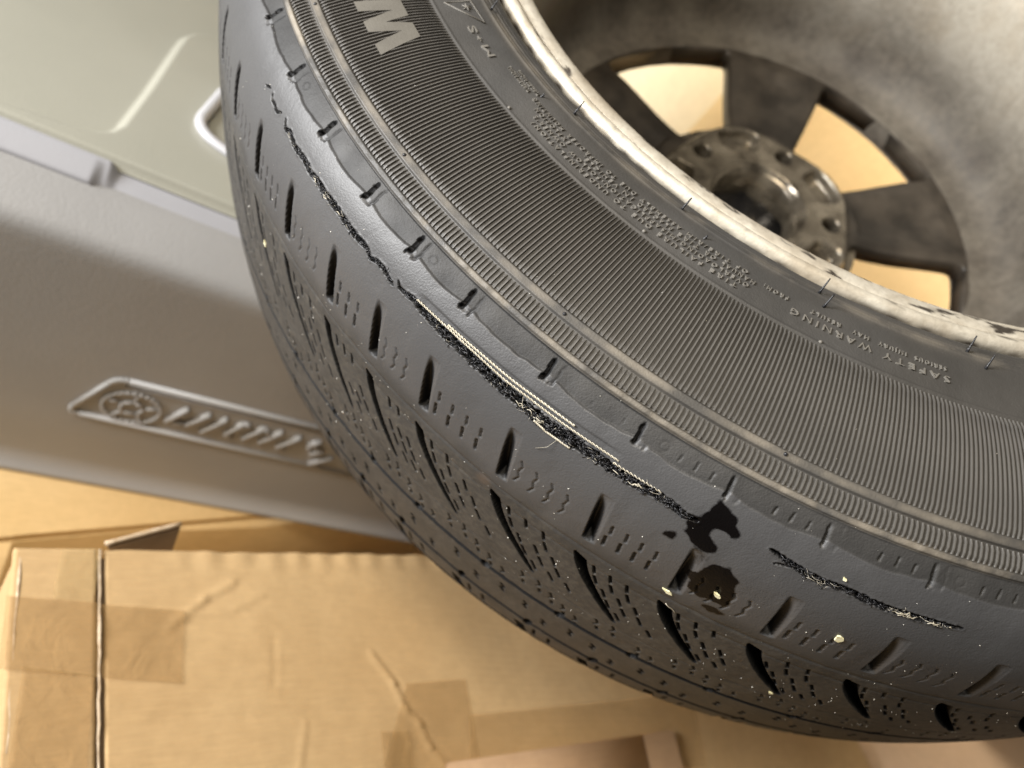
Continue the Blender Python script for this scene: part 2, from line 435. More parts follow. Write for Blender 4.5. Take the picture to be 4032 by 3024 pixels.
# the tear along the shoulder: polylines of (angle, arc length, half width mm)
CR = [
 [(201.9, 121.6, .3), (202.15, 120.5, .25), (202.4, 119.9, .15)],
 [(202.9, 120.2, .2), (203.1, 121.6, .4), (203.7, 121.6, .5), (204.2, 122.1, .45), (204.55, 120.3, .15)],
 [(205.25, 119.8, .25), (205.7, 122, .65), (206.2, 120.7, .75), (207.1, 122, .9), (207.9, 121.6, .9), (208.6, 121.2, 1.0), (209.4, 122, 1.0), (210.3, 121.2, 1.0), (211.1, 121.6, 1.1), (212.4, 121.2, 1.2), (213.2, 121.2, 1.1), (214.1, 121.5, 1.05), (215, 121.6, 1.0), (215.7, 121.2, .9), (216.2, 121.4, .6), (216.5, 122.8, .45), (217, 121.5, .65), (217.6, 121.2, .7), (218.2, 122.1, .55), (218.7, 122.8, .3)],
 [(218.9, 120.2, .2), (219.2, 121.6, .45), (219.8, 121.4, .7), (220.3, 120.6, 1.0), (221, 121, 1.4), (222.5, 121.4, 1.65), (224, 121.3, 1.8), (225.7, 121.5, 1.8), (227.6, 121.9, 1.9), (229, 121.9, 2.0), (230.4, 122.4, 2.2), (231.9, 121.8, 2.2), (233.5, 121.3, 1.75), (235, 121.6, 1.7), (236.5, 121.2, 1.6), (237.9, 120.8, 1.4), (239.3, 122, 1.2), (239.9, 121.6, .5)],
 [(243.8, 118.6, .25), (244.6, 119.5, .7), (245.2, 120.3, .9), (246.3, 121.2, 1.2), (247.1, 121.5, 1.15), (248, 120.8, 1.05), (249.3, 121.5, 1.1), (250.8, 122, 1.0), (251.6, 121.6, .95), (252.6, 121.6, .9), (253.6, 121.2, .7), (254.7, 120.7, .25)],
 [(245.3, 120.5, .4), (244.9, 121.6, .3), (244.4, 122.5, .1)]]
cs = sub(200, 257, 112, 131)
CT, CS = np.meshgrid(TH[cs[1]], SR[cs[0]])
jag = .55 * vnoise(CT * 14, CS * 1.2, 21) + .5 * vnoise(CT * 5, CS * .9, 22)
best = np.full(CT.shape, 9.0)
for line in CR:
    for a, b in zip(line[:-1], line[1:]):
        d, u = segdist(CT, CS, a, b)
        w = (a[2] + (b[2] - a[2]) * u) * (.82 if a[0] > 220 else .9)
        best = np.minimum(best, d - w * (1 + .9 * jag))
inside = 1 - smooth(-.25, .25, best)
rough_floor = 2.4 + 2.2 * vnoise(CT * 9, CS * 1.5, 23) + 1.2 * vnoise(CT * 22, CS * 3.0, 24)
H[cs] = H[cs] * (1 - inside) - inside * np.clip(rough_floor, .4, 5)
H[cs] += .30 * np.exp(-((best - .5) / .5) ** 2) * (.4 + vnoise(CT * 8, CS, 25))       # curled lips
TORN_SHADE[cs] = np.maximum(TORN_SHADE[cs], inside)
# strip where the top ply lies bare
ply = smooth(220.3, 221.2, CT) * (1 - smooth(233.6, 235.2, CT)) * smooth(116.0, 116.7, CS + (CT - 227) * .10) * (1 - smooth(119.4, 120.2, CS))
H[cs] -= .55 * ply * (1 - inside)
deep = smooth(.7, 1.6, -H[:, :NF])  # recess shade painted by depth, spread one cell over the rims
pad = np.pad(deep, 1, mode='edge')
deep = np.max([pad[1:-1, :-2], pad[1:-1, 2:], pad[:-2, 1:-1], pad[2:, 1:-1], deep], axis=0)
TORN_SHADE[:, :NF] = np.maximum(TORN_SHADE[:, :NF], deep)
H_fine = H[:, :NF]
def height_at(th, s):
    i = np.clip(np.round((np.asarray(th) - FA) / .072).astype(int), 0, NF - 1); j = np.clip(np.searchsorted(SR, s), 0, len(SR) - 1)
    return H_fine[j, i]
# wet patches and an oval stain (masks over the tread)
def mask_poly(poly, ragged, seed):
    out = np.zeros((len(SR), NF)); t = [p[0] for p in poly]; q = [p[1] for p in poly]
    sl = sub(min(t) - .6, max(t) + .6, min(q) - 4, max(q) + 4); A, B = np.meshgrid(TH[sl[1]], SR[sl[0]])
    X = A + ragged * (.16 * vnoise(A * 9, B * 1.4, seed) + .22 * vnoise(A * 3.5, B * .6, seed + 1)); Y = B + ragged * (1.1 * vnoise(A * 9, B * 1.4, seed + 2) + 1.4 * vnoise(A * 4, B * .7, seed + 3))
    ins = np.zeros(A.shape, bool); j_ = len(poly) - 1
    for i_ in range(len(poly)):
        c_ = (q[i_] > Y) != (q[j_] > Y)
        ins ^= c_ & (X < (t[j_] - t[i_]) * (Y - q[i_]) / (q[j_] - q[i_] + 1e-9) + t[i_]); j_ = i_
    v = ins.astype(float)
    for _ in range(5):
        p_ = np.pad(v, 1, mode='edge'); v = sum(p_[a:a + v.shape[0], b:b + v.shape[1]] for a in range(3) for b in range(3)) / 9
    out[sl] = v
    return out
w1 = [(239.25, 122.6), (239.42, 120.3), (239.88, 120.7), (239.93, 118.6), (240.06, 116.0), (240.14, 113.8), (240.43, 112.0), (240.82, 113.0), (241.2, 115.0), (241.75, 116.3), (242.2, 119.0), (242.05, 121.6), (241.82, 123.4), (241.65, 120.8), (241.18, 120.8), (240.78, 121.8), (240.80, 124.0), (241.78, 127.5), (241.40, 130.6), (240.7, 129.8), (240.10, 129.6), (239.65, 125.5)]
w2 = [(241.75, 133.4), (242.87, 131.6), (243.75, 136.5), (244.05, 144.5), (244.3, 151.0), (243.22, 151.6), (242.62, 152.4), (241.89, 150.8), (241.35, 144.5), (241.60, 140.4)]
w3 = [(238.80, 132.7), (238.80, 129.7), (239.3, 128.8), (239.60, 130.8), (239.32, 133.6)]
w4 = [(243.0, 155), (243.9, 153.6), (244.7, 155.5), (244.2, 158), (243.3, 157.5)]
w5 = [(240.0, 125), (240.9, 124), (241.9, 130), (242.2, 134), (241.2, 139), (240.6, 133)]
WET = np.zeros_like(H); STAIN = np.zeros_like(H)
for n_, w_ in enumerate((w1, w2, w3, w4)): WET[:, :NF] = np.maximum(WET[:, :NF], mask_poly(w_, 1.5, 80 + n_ * 5))
WET[:, :NF] = np.maximum(WET[:, :NF], .45 * mask_poly(w5, 1.0, 120))
STAIN[:, :NF] = mask_poly([(228.70, 164.0), (228.85, 162.6), (229.4, 162.4), (229.68, 164), (229.62, 166.6), (229.2, 168.0), (228.78, 167)], .12, 130)
# fade to the plain ring outside the detailed arc
H[:, :NF] *= (smooth(FA, FA + .5, TT) * (1 - smooth(FB - .6, FB - .1, TT)))
H[0, :] = 0
Ttot, Stot = np.meshgrid(TH, SR)
me = grid_mesh('tread', surf(Ttot, Stot, H), wrap=True, attrs={'polish': POL, 'dust': DUST, 'torn': TORN_SHADE, 'wet': WET, 'stain': STAIN}, flip=True)
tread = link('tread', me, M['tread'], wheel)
tread['label'] = 'worn tread and scuffed shoulder with slots, sipes and a long ragged tear'

# ------------------------------------------------------------------ sidewall
TH2 = np.concatenate([np.arange(FA, FB, .16), coarse]); S2 = np.concatenate([np.arange(0, 88, .5), np.arange(88, 102.01, .25)])
T2, SS2 = np.meshgrid(TH2, S2)
h2 = .45 * np.exp(-((SS2 - 47.2) / .45) ** 2)
h2 += .95 * smooth(88.8, 89.5, SS2) * (1 - smooth(92.0, 92.7, SS2))
h2 += (.85 + .45 * vnoise(T2 * 2.2, SS2 * .4, 8)) * smooth(99.2, 99.7, SS2) * (1 - smooth(101.2, 101.9, SS2))
h2 -= .35 * np.exp(-((SS2 - 98.95) / .3) ** 2) + .3 * np.exp(-((SS2 - 88.5) / .3) ** 2)
h2 += .22 * np.sin(SS2 * 2.6) * smooth(12, 14, SS2) * (1 - smooth(22, 24, SS2))
h2 += .5 * np.exp(-((SS2 - 24.5) / .7) ** 2)
h2 += .08 * vnoise(T2 * 1.2, SS2 * .15, 12)
dust2 = np.exp(-((SS2 - 100.4) / 1.3) ** 2) + .7 * np.exp(-((SS2 - 90.6) / 1.5) ** 2) + .5 * np.exp(-((SS2 - 23) / 3.0) ** 2)
side = link('sidewall', grid_mesh('sidewall', surf(T2, SS2, h2), wrap=True, attrs={'dust': dust2}, flip=True), M['side'], wheel)
side['label'] = 'ribbed tyre sidewall with raised warning text'

RP = .316
def rib_mesh(name, s0, s1, w, hgt, n):
    bm = bmesh.new(); prev = None
    for i in range(n + 1):
        s = s0 + (s1 - s0) * i / n
        r = float(np.interp(s, SA, PF[:, 0])) * 1000
        e = .35 if i in (0, n) else 1.0
        row = []
        for dx, hh in ((-w, -.12), (-w * .5, hgt * e), (w * .5, hgt * e), (w, -.12)):
            row.append(bm.verts.new(tuple(surf(dx / r / D2R, s, hh))))
        if prev:
            for k in range(3): bm.faces.new((prev[k], prev[k + 1], row[k + 1], row[k]))
        prev = row
    bmesh.ops.recalc_face_normals(bm, faces=bm.faces)
    me = bpy.data.meshes.new(name); bm.to_mesh(me); bm.free(); me.materials.append(M['rib'])
    return me
long_rib = rib_mesh('long_rib', 48.4, 88.9, .33, .85, 16)
short_rib = rib_mesh('short_rib', 92.9, 99.2, .35, .75, 4)
k = 0
th = 185.2
while th < 269.6:
    for nm, me, off in (('long_rib', long_rib, 0), ('short_rib', short_rib, .05)):
        o = bpy.data.objects.new(nm, me); scene.collection.objects.link(o); o.parent = side
        o.rotation_euler = (0, 0, (th + off) * D2R)
    th += RP

# small rubber pips on the rib band
for t_, s_ in ((198.5, 90.8), (213.1, 90.8), (227.6, 90.8), (242.2, 90.5), (256.8, 90.6), (242.1, 46.7), (227.5, 46.0), (213.0, 46.4)):
    bm = bmesh.new(); bmesh.ops.create_icosphere(bm, subdivisions=2, radius=.0007)
    link('vent_pip', bm, M['torn'] if s_ > 60 else M['smallletter'], side, loc=tuple(surf(t_, s_, .9 if s_ > 60 else .2)))

# raised block letter
def relief_polygon(name, pts, height, mat, parent, step=1.2, base=0.0):
    bm = bmesh.new()
    f = bm.faces.new([bm.verts.new((t, s, 0)) for t, s in pts])
    ss = [p[1] for p in pts]; s = min(ss) + step
    while s < max(ss):
        bmesh.ops.bisect_plane(bm, geom=bm.verts[:] + bm.edges[:] + bm.faces[:], plane_co=(0, s, 0), plane_no=(0, 1, 0)); s += step
    bmesh.ops.recalc_face_normals(bm, faces=bm.faces)
    r = bmesh.ops.extrude_face_region(bm, geom=bm.faces[:])
    for v in [g for g in r['geom'] if isinstance(g, bmesh.types.BMVert)]: v.co.z = 1
    for v in bm.verts: v.co = Vector(surf(v.co.x, v.co.y, base + height * v.co.z - (.3 if v.co.z < .5 else 0)))
    bmesh.ops.recalc_face_normals(bm, faces=bm.faces)
    return link(name, bm, mat, parent, smooth=False)
relief_polygon('raised_letter', [(199.32, 77.1), (200.41, 77.0), (200.98, 64.7), (201.50, 77.0), (202.62, 77.0), (203.25, 65.2), (203.87, 77.1), (204.97, 77.1), (204.20, 60.0), (202.62, 60.0), (202.05, 69.3), (201.81, 60.0), (199.95, 60.0)], 1.0, M['letter'], side)['label'] = 'raised block letter M among the ribs'

FONT = None
def wrap_text(name, body, th0, th1, s_base, size, h=.55, bevel=0.0, parent=None, mat=None):
    """raised text read towards smaller angles, tops outward; spread from th0 to th1"""
    cu = bpy.data.curves.new(name, 'FONT'); cu.body = body; cu.size = size / .72; cu.extrude = .5; cu.resolution_u = 2
    ob = bpy.data.objects.new(name, cu); scene.collection.objects.link(ob)
    bpy.context.view_layer.update()
    me = bpy.data.meshes.new_from_object(ob.evaluated_get(bpy.context.evaluated_depsgraph_get()))
    bpy.data.objects.remove(ob); bpy.data.curves.remove(cu)
    V = np.empty(len(me.vertices) * 3, np.float32); me.vertices.foreach_get('co', V); V = V.reshape(-1, 3)
    x = V[:, 0]; x0, x1 = x.min(), x.max()
    t = th0 + (th1 - th0) * (x - x0) / (x1 - x0)
    P = surf(t, s_base + V[:, 1], np.where(V[:, 2] > 0, h, -.2))
    me.vertices.foreach_set('co', P.astype(np.float32).ravel()); me.update()
    me.materials.append(mat or M['smallletter'])
    o = bpy.data.objects.new(name, me); scene.collection.objects.link(o); o.parent = parent or side
    return o
def spaced(t): return ' '.join(t)
wrap_text('warning_word', spaced('SAFETY'), 251.9, 246.7, 38.9, 2.7)['label'] = 'raised word SAFETY'
wrap_text('warning_word', spaced('WARNING'), 245.8, 239.4, 38.9, 2.7)['label'] = 'raised word WARNING'
for w_, a_, b_ in (('SERIOUS', 251.7, 249.2), ('INJURY', 248.5, 246.3), ('MAY', 245.5, 244.2), ('RESULT', 243.2, 240.8), ('FROM:', 238.9, 236.9)):
    wrap_text('warning_word', spaced(w_), a_, b_, 35.0, 1.8)
rows = [(' • TIRE FAILURE DUE TO UNDERINFLATION/', 236.4, 214.4, 42.2), ('OVERLOADING/MISAPPLICATION-FOLLOW OWNER\'S', 235.9, 214.0, 39.4),
        ('MANUAL OR TIRE PLACARD IN VEHICLE. • EXPLOSION', 236.2, 213.4, 36.6), ('OF TIRE/RIM ASSEMBLY DUE TO IMPROPER MOUNTING', 235.4, 212.3, 33.8)]
for body, a_, b_, sb in rows:
    words = body.split(); n = sum(len(w) + 1.2 for w in words); x = 0
    for w in words:
        ta = a_ + (b_ - a_) * x / n; tb = a_ + (b_ - a_) * (x + len(w)) / n
        if len(w) > 1: wrap_text('warning_word', spaced(w), ta, tb, sb, 1.75, .6)
        x += len(w) + 1.2
wrap_text('size_mark', 'M', 207.5, 206.1, 36.2, 3.0); wrap_text('size_mark', '+', 205.6, 204.9, 36.6, 2.2); wrap_text('size_mark', 'S', 204.5, 203.6, 36.4, 3.2)
# mountain mark: triangle outline with a small flake
bm = bmesh.new()
tri = [(200.5, 43.0), (200.3, 31.6), (203.3, 31.0)]
tube(bm, [tuple(surf(t, s, .3)) for t, s in tri], .00035, 5, closed=True)
for q in range(3):
    a = q * math.pi / 3
    tube(bm, [tuple(surf(201.2 + .45 * math.cos(a) * e, 34.6 + 2 * math.sin(a) * e, .3)) for e in (-1, 1)], .0003, 4)
link('mountain_mark', bm, M['smallletter'], side)
for s_, t0_ in ((30.6, 209.5), (33.2, 208.9)): wrap_text('size_mark', 'TUBELESS RADIAL', t0_ + 3.2, t0_, s_, 1.6)

# rubber vent hairs near the rim
for t_, s_, ln, bend in ((215.2, 21.5, 6, .3), (228.2, 24.0, 5.5, .5), (241.2, 23.0, 6.0, .6), (241.7, 30.4, 5.2, .7), (254.3, 21.5, 6, .7), (255.3, 28.9, 5, .8), (212.8, 30.5, 1.6, .3), (231.2, 31.2, 1.6, .3), (201.0, 23, 5, .2)):
    bm = bmesh.new()
    pts = [tuple(surf(t_ + bend * .25 * (q / 4), s_ - bend * 3 * (q / 4), ln * q / 4 - .2)) for q in range(5)]
    tube(bm, pts, [.00065, .0004, .00035, .00032, .00025], 6)
    link('vent_hair', bm, M['torn'], side)

# ------------------------------------------------------------------ the tear: cords and frayed rubber
tear = empty('tear'); tear.parent = wheel
def cord(path, name='ply_cord', rad=.16, pitch=2.8, hgt=.10, strands=2, fade=1.0):
    bm = bmesh.new()
    t = np.array([p[0] for p in path]); s = np.array([p[1] for p in path])
    tt = np.arange(t[0], t[-1], .05); s_ = np.interp(tt, t, s)
    mm = (tt - t[0]) * 5.9
    for q in range(strands):
        ph = mm / pitch * 2 * math.pi + q * 2 * math.pi / strands
        P = surf(tt + .22 * np.cos(ph) * 0.04, s_ + .22 * np.sin(ph), hgt + .22 * np.cos(ph))
        tube(bm, [tuple(p) for p in P], rad / 1000, 5)
    return link(name, bm, M['cord'], tear)
cord([(220.5, 119.6), (223, 119.0), (225.2, 118.9), (227.3, 119.2), (229, 118.7), (231, 118.6), (233.2, 118.2), (234.8, 118.1)])
cord([(222.9, 118.2), (225.6, 117.7), (227.6, 117.6), (229.9, 117.0), (231.9, 116.9)], rad=.2)
cord([(229.9, 123.9), (230.8, 124.5), (231.6, 124.3), (232.3, 124.2)], rad=.2, hgt=.2, pitch=1.3)
cord([(234.6, 119.6), (236.0, 119.4), (237.6, 119.3)], rad=.16, hgt=0)

def centre_at(th):
    for line in CR[2:5]:
        if line[0][0] <= th <= line[-1][0]:
            t = [p[0] for p in line]
            return np.interp(th, t, [p[1] for p in line]), np.interp(th, t, [p[2] for p in line])
    return None
def fray(name, n, ranges, mat, rad, ln, hh):
    bm = bmesh.new()
    for _ in range(n):
        a, b = rng.choice(ranges); th = rng.uniform(a, b); c = centre_at(th)
        if c is None: continue
        s0 = c[0] + rng.uniform(-1, 1) * c[1] * 1.0
        L = ln * rng.uniform(.4, 1.2); an = rng.gauss(0, .9) + (0 if rng.random() < .6 else math.pi / 2)
        h0 = rng.uniform(*hh); cv = rng.gauss(0, .8); pts = []
        for q in range(4):
            x = q / 3; ang = an + cv * x
            pts.append(tuple(surf(th + math.cos(ang) * L * x / 6, s0 + math.sin(ang) * L * x * .6, h0 + rng.gauss(0, .12) + .5 * math.sin(x * math.pi) * rng.random())))
        r = rad * rng.uniform(.5, 1.3)
        tube(bm, pts, [r, r, r * .8, r * .3], 3)
    return tag(link(name, bm, mat, tear), kind='stuff')
fray('frayed_rubber', 1500, [(205.5, 218.5), (219.5, 239.5), (225, 239.5), (229, 239), (244.5, 254)], M['torn'], .00022, 2.6, (-1.6, .15))
fray('frayed_fibre', 80, [(206, 214), (222, 239), (229, 239), (246, 247.5), (250.5, 254)], M['fibre'], .00007, 3.4, (-.5, .35))
bm = bmesh.new()
for _ in range(26):      # a few pale tufts
    th = rng.choice([rng.gauss(230.0, .8), rng.gauss(236.3, .7), rng.gauss(251.4, .3), rng.gauss(253.3, .4), rng.gauss(212.0, 1)]); c = centre_at(th)
    if not c: continue
    p = [tuple(surf(th + q * .16 + rng.gauss(0, .03), c[0] + rng.gauss(.3, .5), .25 + rng.random() * .25)) for q in range(4)]
    tube(bm, p, [.00008, .00014, .00014, .00004], 4)
tag(link('fibre_tuft', bm, M['cord'], tear), kind='stuff')
# single stray hairs
for pts in ([(231.5, 124.6, .3), (231.3, 128, 1.5), (230.8, 132, .4)], [(228.7, 119.5, .3), (228.9, 121, 1.6), (229.2, 123.5, .4)]):
    bm = bmesh.new(); tube(bm, [tuple(surf(*p)) for p in pts], .00007, 4); link('stray_hair', bm, M['fibre'], tear)

# pale grit over the tread, too fine to count
bm = bmesh.new()
for _ in range(480):
    if rng.random() < .72: s_ = rng.gauss(192, 26); t_ = rng.uniform(200, 266)
    else: s_ = rng.uniform(55, 165); t_ = rng.uniform(196, 266)
    if not (50 < s_ < 285): continue
    h_ = float(height_at(np.array(t_), np.array(s_))) if s_ > 103 else .2
    if h_ < -1: continue
    c = Vector(surf(t_, s_, h_ + .08)); r = abs(rng.gauss(0, .00008)) + .00005
    mt = Matrix.Translation(c) @ Matrix.Rotation(rng.random() * 6, 4, 'X') @ Matrix.Rotation(rng.random() * 6, 4, 'Z') @ Matrix.Diagonal((r * rng.uniform(.7, 2.2), r, r * .5, 1))
    bmesh.ops.create_icosphere(bm, subdivisions=1, radius=1, matrix=mt)
tag(link('grit', bm, M['grit'], wheel), kind='stuff')

# ------------------------------------------------------------------ alloy rim
RPF = np.array([(.2320, -.010), (.2335, -.0045), (.2338, .0005), (.2330, .0038), (.2312, .0058), (.2290, .0060), (.2272, .0046), (.2265, .0026), (.2260, .0024), (.2252, .0034), (.2215, .0030), (.2178, .0010), (.2162, -.0030), (.2146, -.0080), (.2100, -.0140), (.2062, -.0220), (.2042, -.0400), (.1990, -.0550), (.1955, -.0700), (.1942, -.1200), (.1925, -.1400), (.1870, -.1550), (.1780, -.1630), (.1640, -.1665), (.1632, -.1690), (.1632, -.1830), (.1650, -.1855), (.1850, -.1900), (.2040, -.1960), (.2300, -.2040), (.2345, -.2000), (.2335, -.1920)])
rp = catmull(RPF, 8); ncut = 13 * 8
def ring(name, prof, mat, cols, disp, grime=None):
    t = np.linspace(0, 360, cols, endpoint=False) * D2R
    T, I = np.meshgrid(t, np.arange(len(prof)))
    r = prof[I, 0]; z = prof[I, 1]
    g = np.gradient(prof, axis=0); g /= np.linalg.norm(g, axis=1)[:, None] + 1e-12
    d = disp(T / D2R, I) / 1000
    P = np.stack([(r - g[I, 1] * -d) * np.cos(T), (r - g[I, 1] * -d) * np.sin(T), z + -g[I, 0] * d], -1)
    return link(name, grid_mesh(name, P, wrap=True, attrs={'grime': grime(T / D2R, prof[I, 0], prof[I, 1]) if grime else 0 * r}, flip=True), mat, wheel)
ring('rim_flange', rp[:ncut + 1], M['rim'], 1100, lambda t, i: .15 * vnoise(t * 2.2, i * .25, 41) * (.4 + 2 * np.clip(vnoise(t * .12, i * .05, 42) + .2, 0, 1)) + .07 * vnoise(t * 6, i * .6, 43),
     lambda t, r, z: np.clip(1.6 * smooth(.2322, .2338, r) * (.5 + vnoise(t * .9, r * 300, 44)) + smooth(.26, .38, vnoise(t * .35, r * 420, 45) + .25 * vnoise(t * 2.3, r * 1500, 49)) * smooth(.2315, .2265, r) * 1.2, 0, 1))
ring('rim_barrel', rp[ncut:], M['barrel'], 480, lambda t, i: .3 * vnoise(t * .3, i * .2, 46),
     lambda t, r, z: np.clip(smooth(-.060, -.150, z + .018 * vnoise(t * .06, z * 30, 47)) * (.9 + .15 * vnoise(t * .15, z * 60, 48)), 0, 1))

# spokes (windows between them at 107.5 + 72k degrees)
def spoke_half(r):
    r0, r1, c = 74.5, 164.5, 11.0
    if r <= r0 or r >= r1: return 36.0
    t = (r - r0) / (r1 - r0); wh = 17.0 + 4.2 * t
    d = min(r - r0, r1 - r)
    if d < c: wh -= (1 - math.sqrt(max(0, 1 - (1 - d / c) ** 2))) * c / r / D2R
    return 36 - max(0, wh)
def make_spoke():
    bm = bmesh.new(); rs = [72] + list(np.concatenate([np.linspace(74.5, 86, 9), np.linspace(90, 150, 12), np.linspace(153, 164.5, 9)])) + [166]
    vsx = [-1, -.97, -.90, -.7, -.45, -.2, 0, .2, .45, .7, .90, .97, 1]
    top = []; bot = []
    for r in rs:
        hw = spoke_half(r); zt = -.1745 + .008 * smooth(90, 160, np.array(r))
        rowt = []; rowb = []
        for v in vsx:
            a = v * hw * D2R; e = abs(v)
            z = zt - .0022 * max(0, (e - .88) / .12) ** 2 - (.0045 * (1 - (e / .55) ** 2) if e < .55 and 84 < r < 150 else 0)
            rowt.append(bm.verts.new((r / 1000 * math.cos(a), r / 1000 * math.sin(a), z)))
            rowb.append(bm.verts.new((r / 1000 * math.cos(a * .985), r / 1000 * math.sin(a * .985), zt - .015)))
        top.append(rowt); bot.append(rowb)
    n = len(vsx)
    for i in range(len(rs) - 1):
        for j in range(n - 1):
            bm.faces.new((top[i][j], top[i + 1][j], top[i + 1][j + 1], top[i][j + 1]))
            bm.faces.new((bot[i][j], bot[i][j + 1], bot[i + 1][j + 1], bot[i + 1][j]))
        bm.faces.new((top[i][0], bot[i][0], bot[i + 1][0], top[i + 1][0]))
        bm.faces.new((top[i][-1], top[i + 1][-1], bot[i + 1][-1], bot[i][-1]))
    bmesh.ops.recalc_face_normals(bm, faces=bm.faces)
    me = bpy.data.meshes.new('spoke'); bm.to_mesh(me); bm.free(); me.materials.append(M['spoke'])
    me.polygons.foreach_set('use_smooth', np.ones(len(me.polygons), bool)); return me
sm = make_spoke()
for k in range(5):
    o = bpy.data.objects.new('spoke', sm); scene.collection.objects.link(o); o.parent = wheel; o.rotation_euler = (0, 0, (71.5 + 72 * k) * D2R)

# hub pad: lug holes, lightening pockets and centre bore
tq = np.linspace(0, 360, 720, endpoint=False); rq = np.concatenate([[32.0, 32.3, 33.0, 34, 35, 36, 37], np.arange(37.5, 84, .55)])
HT, HR = np.meshgrid(tq, rq)
hz = np.zeros_like(HT)
hz -= 28 * (1 - smooth(32.2, 32.8, HR)); hz -= 4.0 * (1 - smooth(33, 38.5, HR))
hz += 1.2 * np.exp(-((HR - 39.5) / 1.6) ** 2)
for k in range(5):
    a = (56 + 72 * k) * D2R; X = HR * np.cos(HT * D2R) - 57.15 * math.cos(a); Y = HR * np.sin(HT * D2R) - 57.15 * math.sin(a)
    d = np.hypot(X, Y); hz = np.minimum(hz, -1.6 * (1 - smooth(6.3, 7.8, d)) - 26 * (1 - smooth(5.7, 6.3, d)))
    da = (HT - (20 + 72 * k) + 180) % 360 - 180
    q = np.maximum(np.abs(da) * D2R * 61 - 9.5, 0); qr = np.maximum(np.abs(HR - 61.0) - 4.0, 0)
    d = np.hypot(q, qr); hz = np.minimum(hz, hz - 8.0 * (1 - smooth(4.4, 6.8, d)))
    hz += 1.3 * np.exp(-((d - 8.4) / 1.0) ** 2)
edge = 74 + 3.0 * np.cos((HT - 20) * 5 * D2R)
hz -= 12 * smooth(edge - 3, edge + 6, HR)
hub = link('hub', grid_mesh('hub', np.stack([HR / 1000 * np.cos(HT * D2R), HR / 1000 * np.sin(HT * D2R), -.1685 + hz / 1000], -1), wrap=True, flip=True), M['hub'], wheel)
# fix facing
bm = bmesh.new(); bmesh.ops.create_cone(bm, cap_ends=True, segments=64, radius1=.0325, radius2=.031, depth=.006)
for v in bm.verts:
    v.co.z += .0035 * math.sin(v.co.x * 260) * math.cos(v.co.y * 200)
link('centre_cap', bm, M['capm'], wheel, loc=(0, 0, -.197))

# ------------------------------------------------------------------ things lying on the tyre
def chip(t_, s_, ln, wd, rot, label, mat=None, name='wood_chip', thin=.0003, h=.2):
    base = height_at(np.array(t_), np.array(s_)); p = Vector(surf(t_, s_, float(base) + h))
    q = Vector(surf(t_ + .3, s_, float(base) + h)); q2 = Vector(surf(t_, s_ + 1, float(base) + h))
    ex = (q - p).normalized(); ey = (q2 - p).normalized(); ez = ex.cross(ey)
    bm = bmesh.new(); n = 9; up = []; dn = []
    for i in range(n):
        a = i / n * 2 * math.pi; r = 1 + rng.uniform(-.22, .22)
        x = math.cos(a) * ln / 2 * r; y = math.sin(a) * wd / 2 * r * (1.25 if math.cos(a) > 0 else .75)
        c, s = math.cos(rot), math.sin(rot); w = ex * (x * c - y * s) + ey * (x * s + y * c)
        up.append(bm.verts.new(w + ez * thin * (1 + rng.random()))); dn.append(bm.verts.new(w - ez * thin))
    bm.faces.new(up); bm.faces.new(dn[::-1])
    for i in range(n): bm.faces.new((up[i - 1], dn[i - 1], dn[i], up[i]))
    bmesh.ops.recalc_face_normals(bm, faces=bm.faces)
    o = link(name, bm, mat or M['chip'], smooth=False)
    o.matrix_world = wm @ Matrix.Translation(p)
    return tag(o, label, 'wood chip' if name == 'wood_chip' else 'fibre', 'pale bits lying on the tyre')
chip(241.25, 158.4, .0040, .0013, .25, 'pale oval chip at the foot of a shoulder slot beside the wet patch')
chip(243.28, 146.3, .0034, .0013, .5, 'pale pointed chip lying in the black wet patch')
chip(249.93, 141.4, .0042, .0024, .7, 'broad pale yellow chip on the dark tread below the second tear')
chip(247.85, 117.6, .0014, .0009, .8, 'tiny yellow speck just above the second tear')
chip(205.98, 182.2, .0034, .0015, 1.2, 'pale chip at the upper left edge of the tread in front of the cooler')
chip(251.35, 201.6, .0022, .0012, .6, 'small white chip at the tip of a long curved tread slot')
bm = bmesh.new(); tube(bm, [tuple(surf(241.7 + .14 * q, 165.4 + .35 * q + .12 * q * q * .3, .5 + .3 * math.sin(q))) for q in range(7)], .00016, 5)
o = link('fibre', bm, M['fibre']); o.matrix_world = wm; tag(o, 'thin white curved fibre above a long tread slot under the wet patch', 'fibre')

# ------------------------------------------------------------------ grey cooler
K = .94444
cooler = tag(empty('cooler', (0, .4036, 0)), 'grey plastic cooler with an olive lid and embossed badge behind the tyre', 'cooler')
def place(o): o.matrix_parent_inverse = Matrix.Translation((0, -.4036, 0)); return o
YF, XL, XR = .4036, -.42, .43
# body: front profile swept along x, with end walls
prof = [(YF + .002, .0005), (YF - .0035, .001), (YF - .0045, .004), (YF - .0035, .0075), (YF, .0095), (YF, .03)] + [(YF - .0176 * z / .26, z) for z in (.06, .09, .12, .15, .18, .21, .235, .25)] + [(YF - .0172, .257), (YF - .0163, .2622), (YF - .0140, .2660), (YF - .0105, .2690), (YF - .004, .2722), (YF + .010, .2785), (YF + .0158, .2808), (YF + .022, .2812), (YF + .03, .2812)]
xs = np.linspace(XL, XR, 60)
P = np.array([[(x, y, z) for x in xs] for y, z in prof])
ym = .72
Pb = P.copy(); Pb[..., 1] = 2 * ym - Pb[..., 1]
place(link('front_wall', grid_mesh('front_wall', P), M['body'], cooler))
bm = bmesh.new(); box_bm(bm, XL, XR, YF + .0035, 2 * ym - YF, .004, .270)
bmesh.ops.bevel(bm, geom=bm.edges[:], offset=.0015, segments=2, affect='EDGES')
place(link('body', bm, M['body'], cooler))
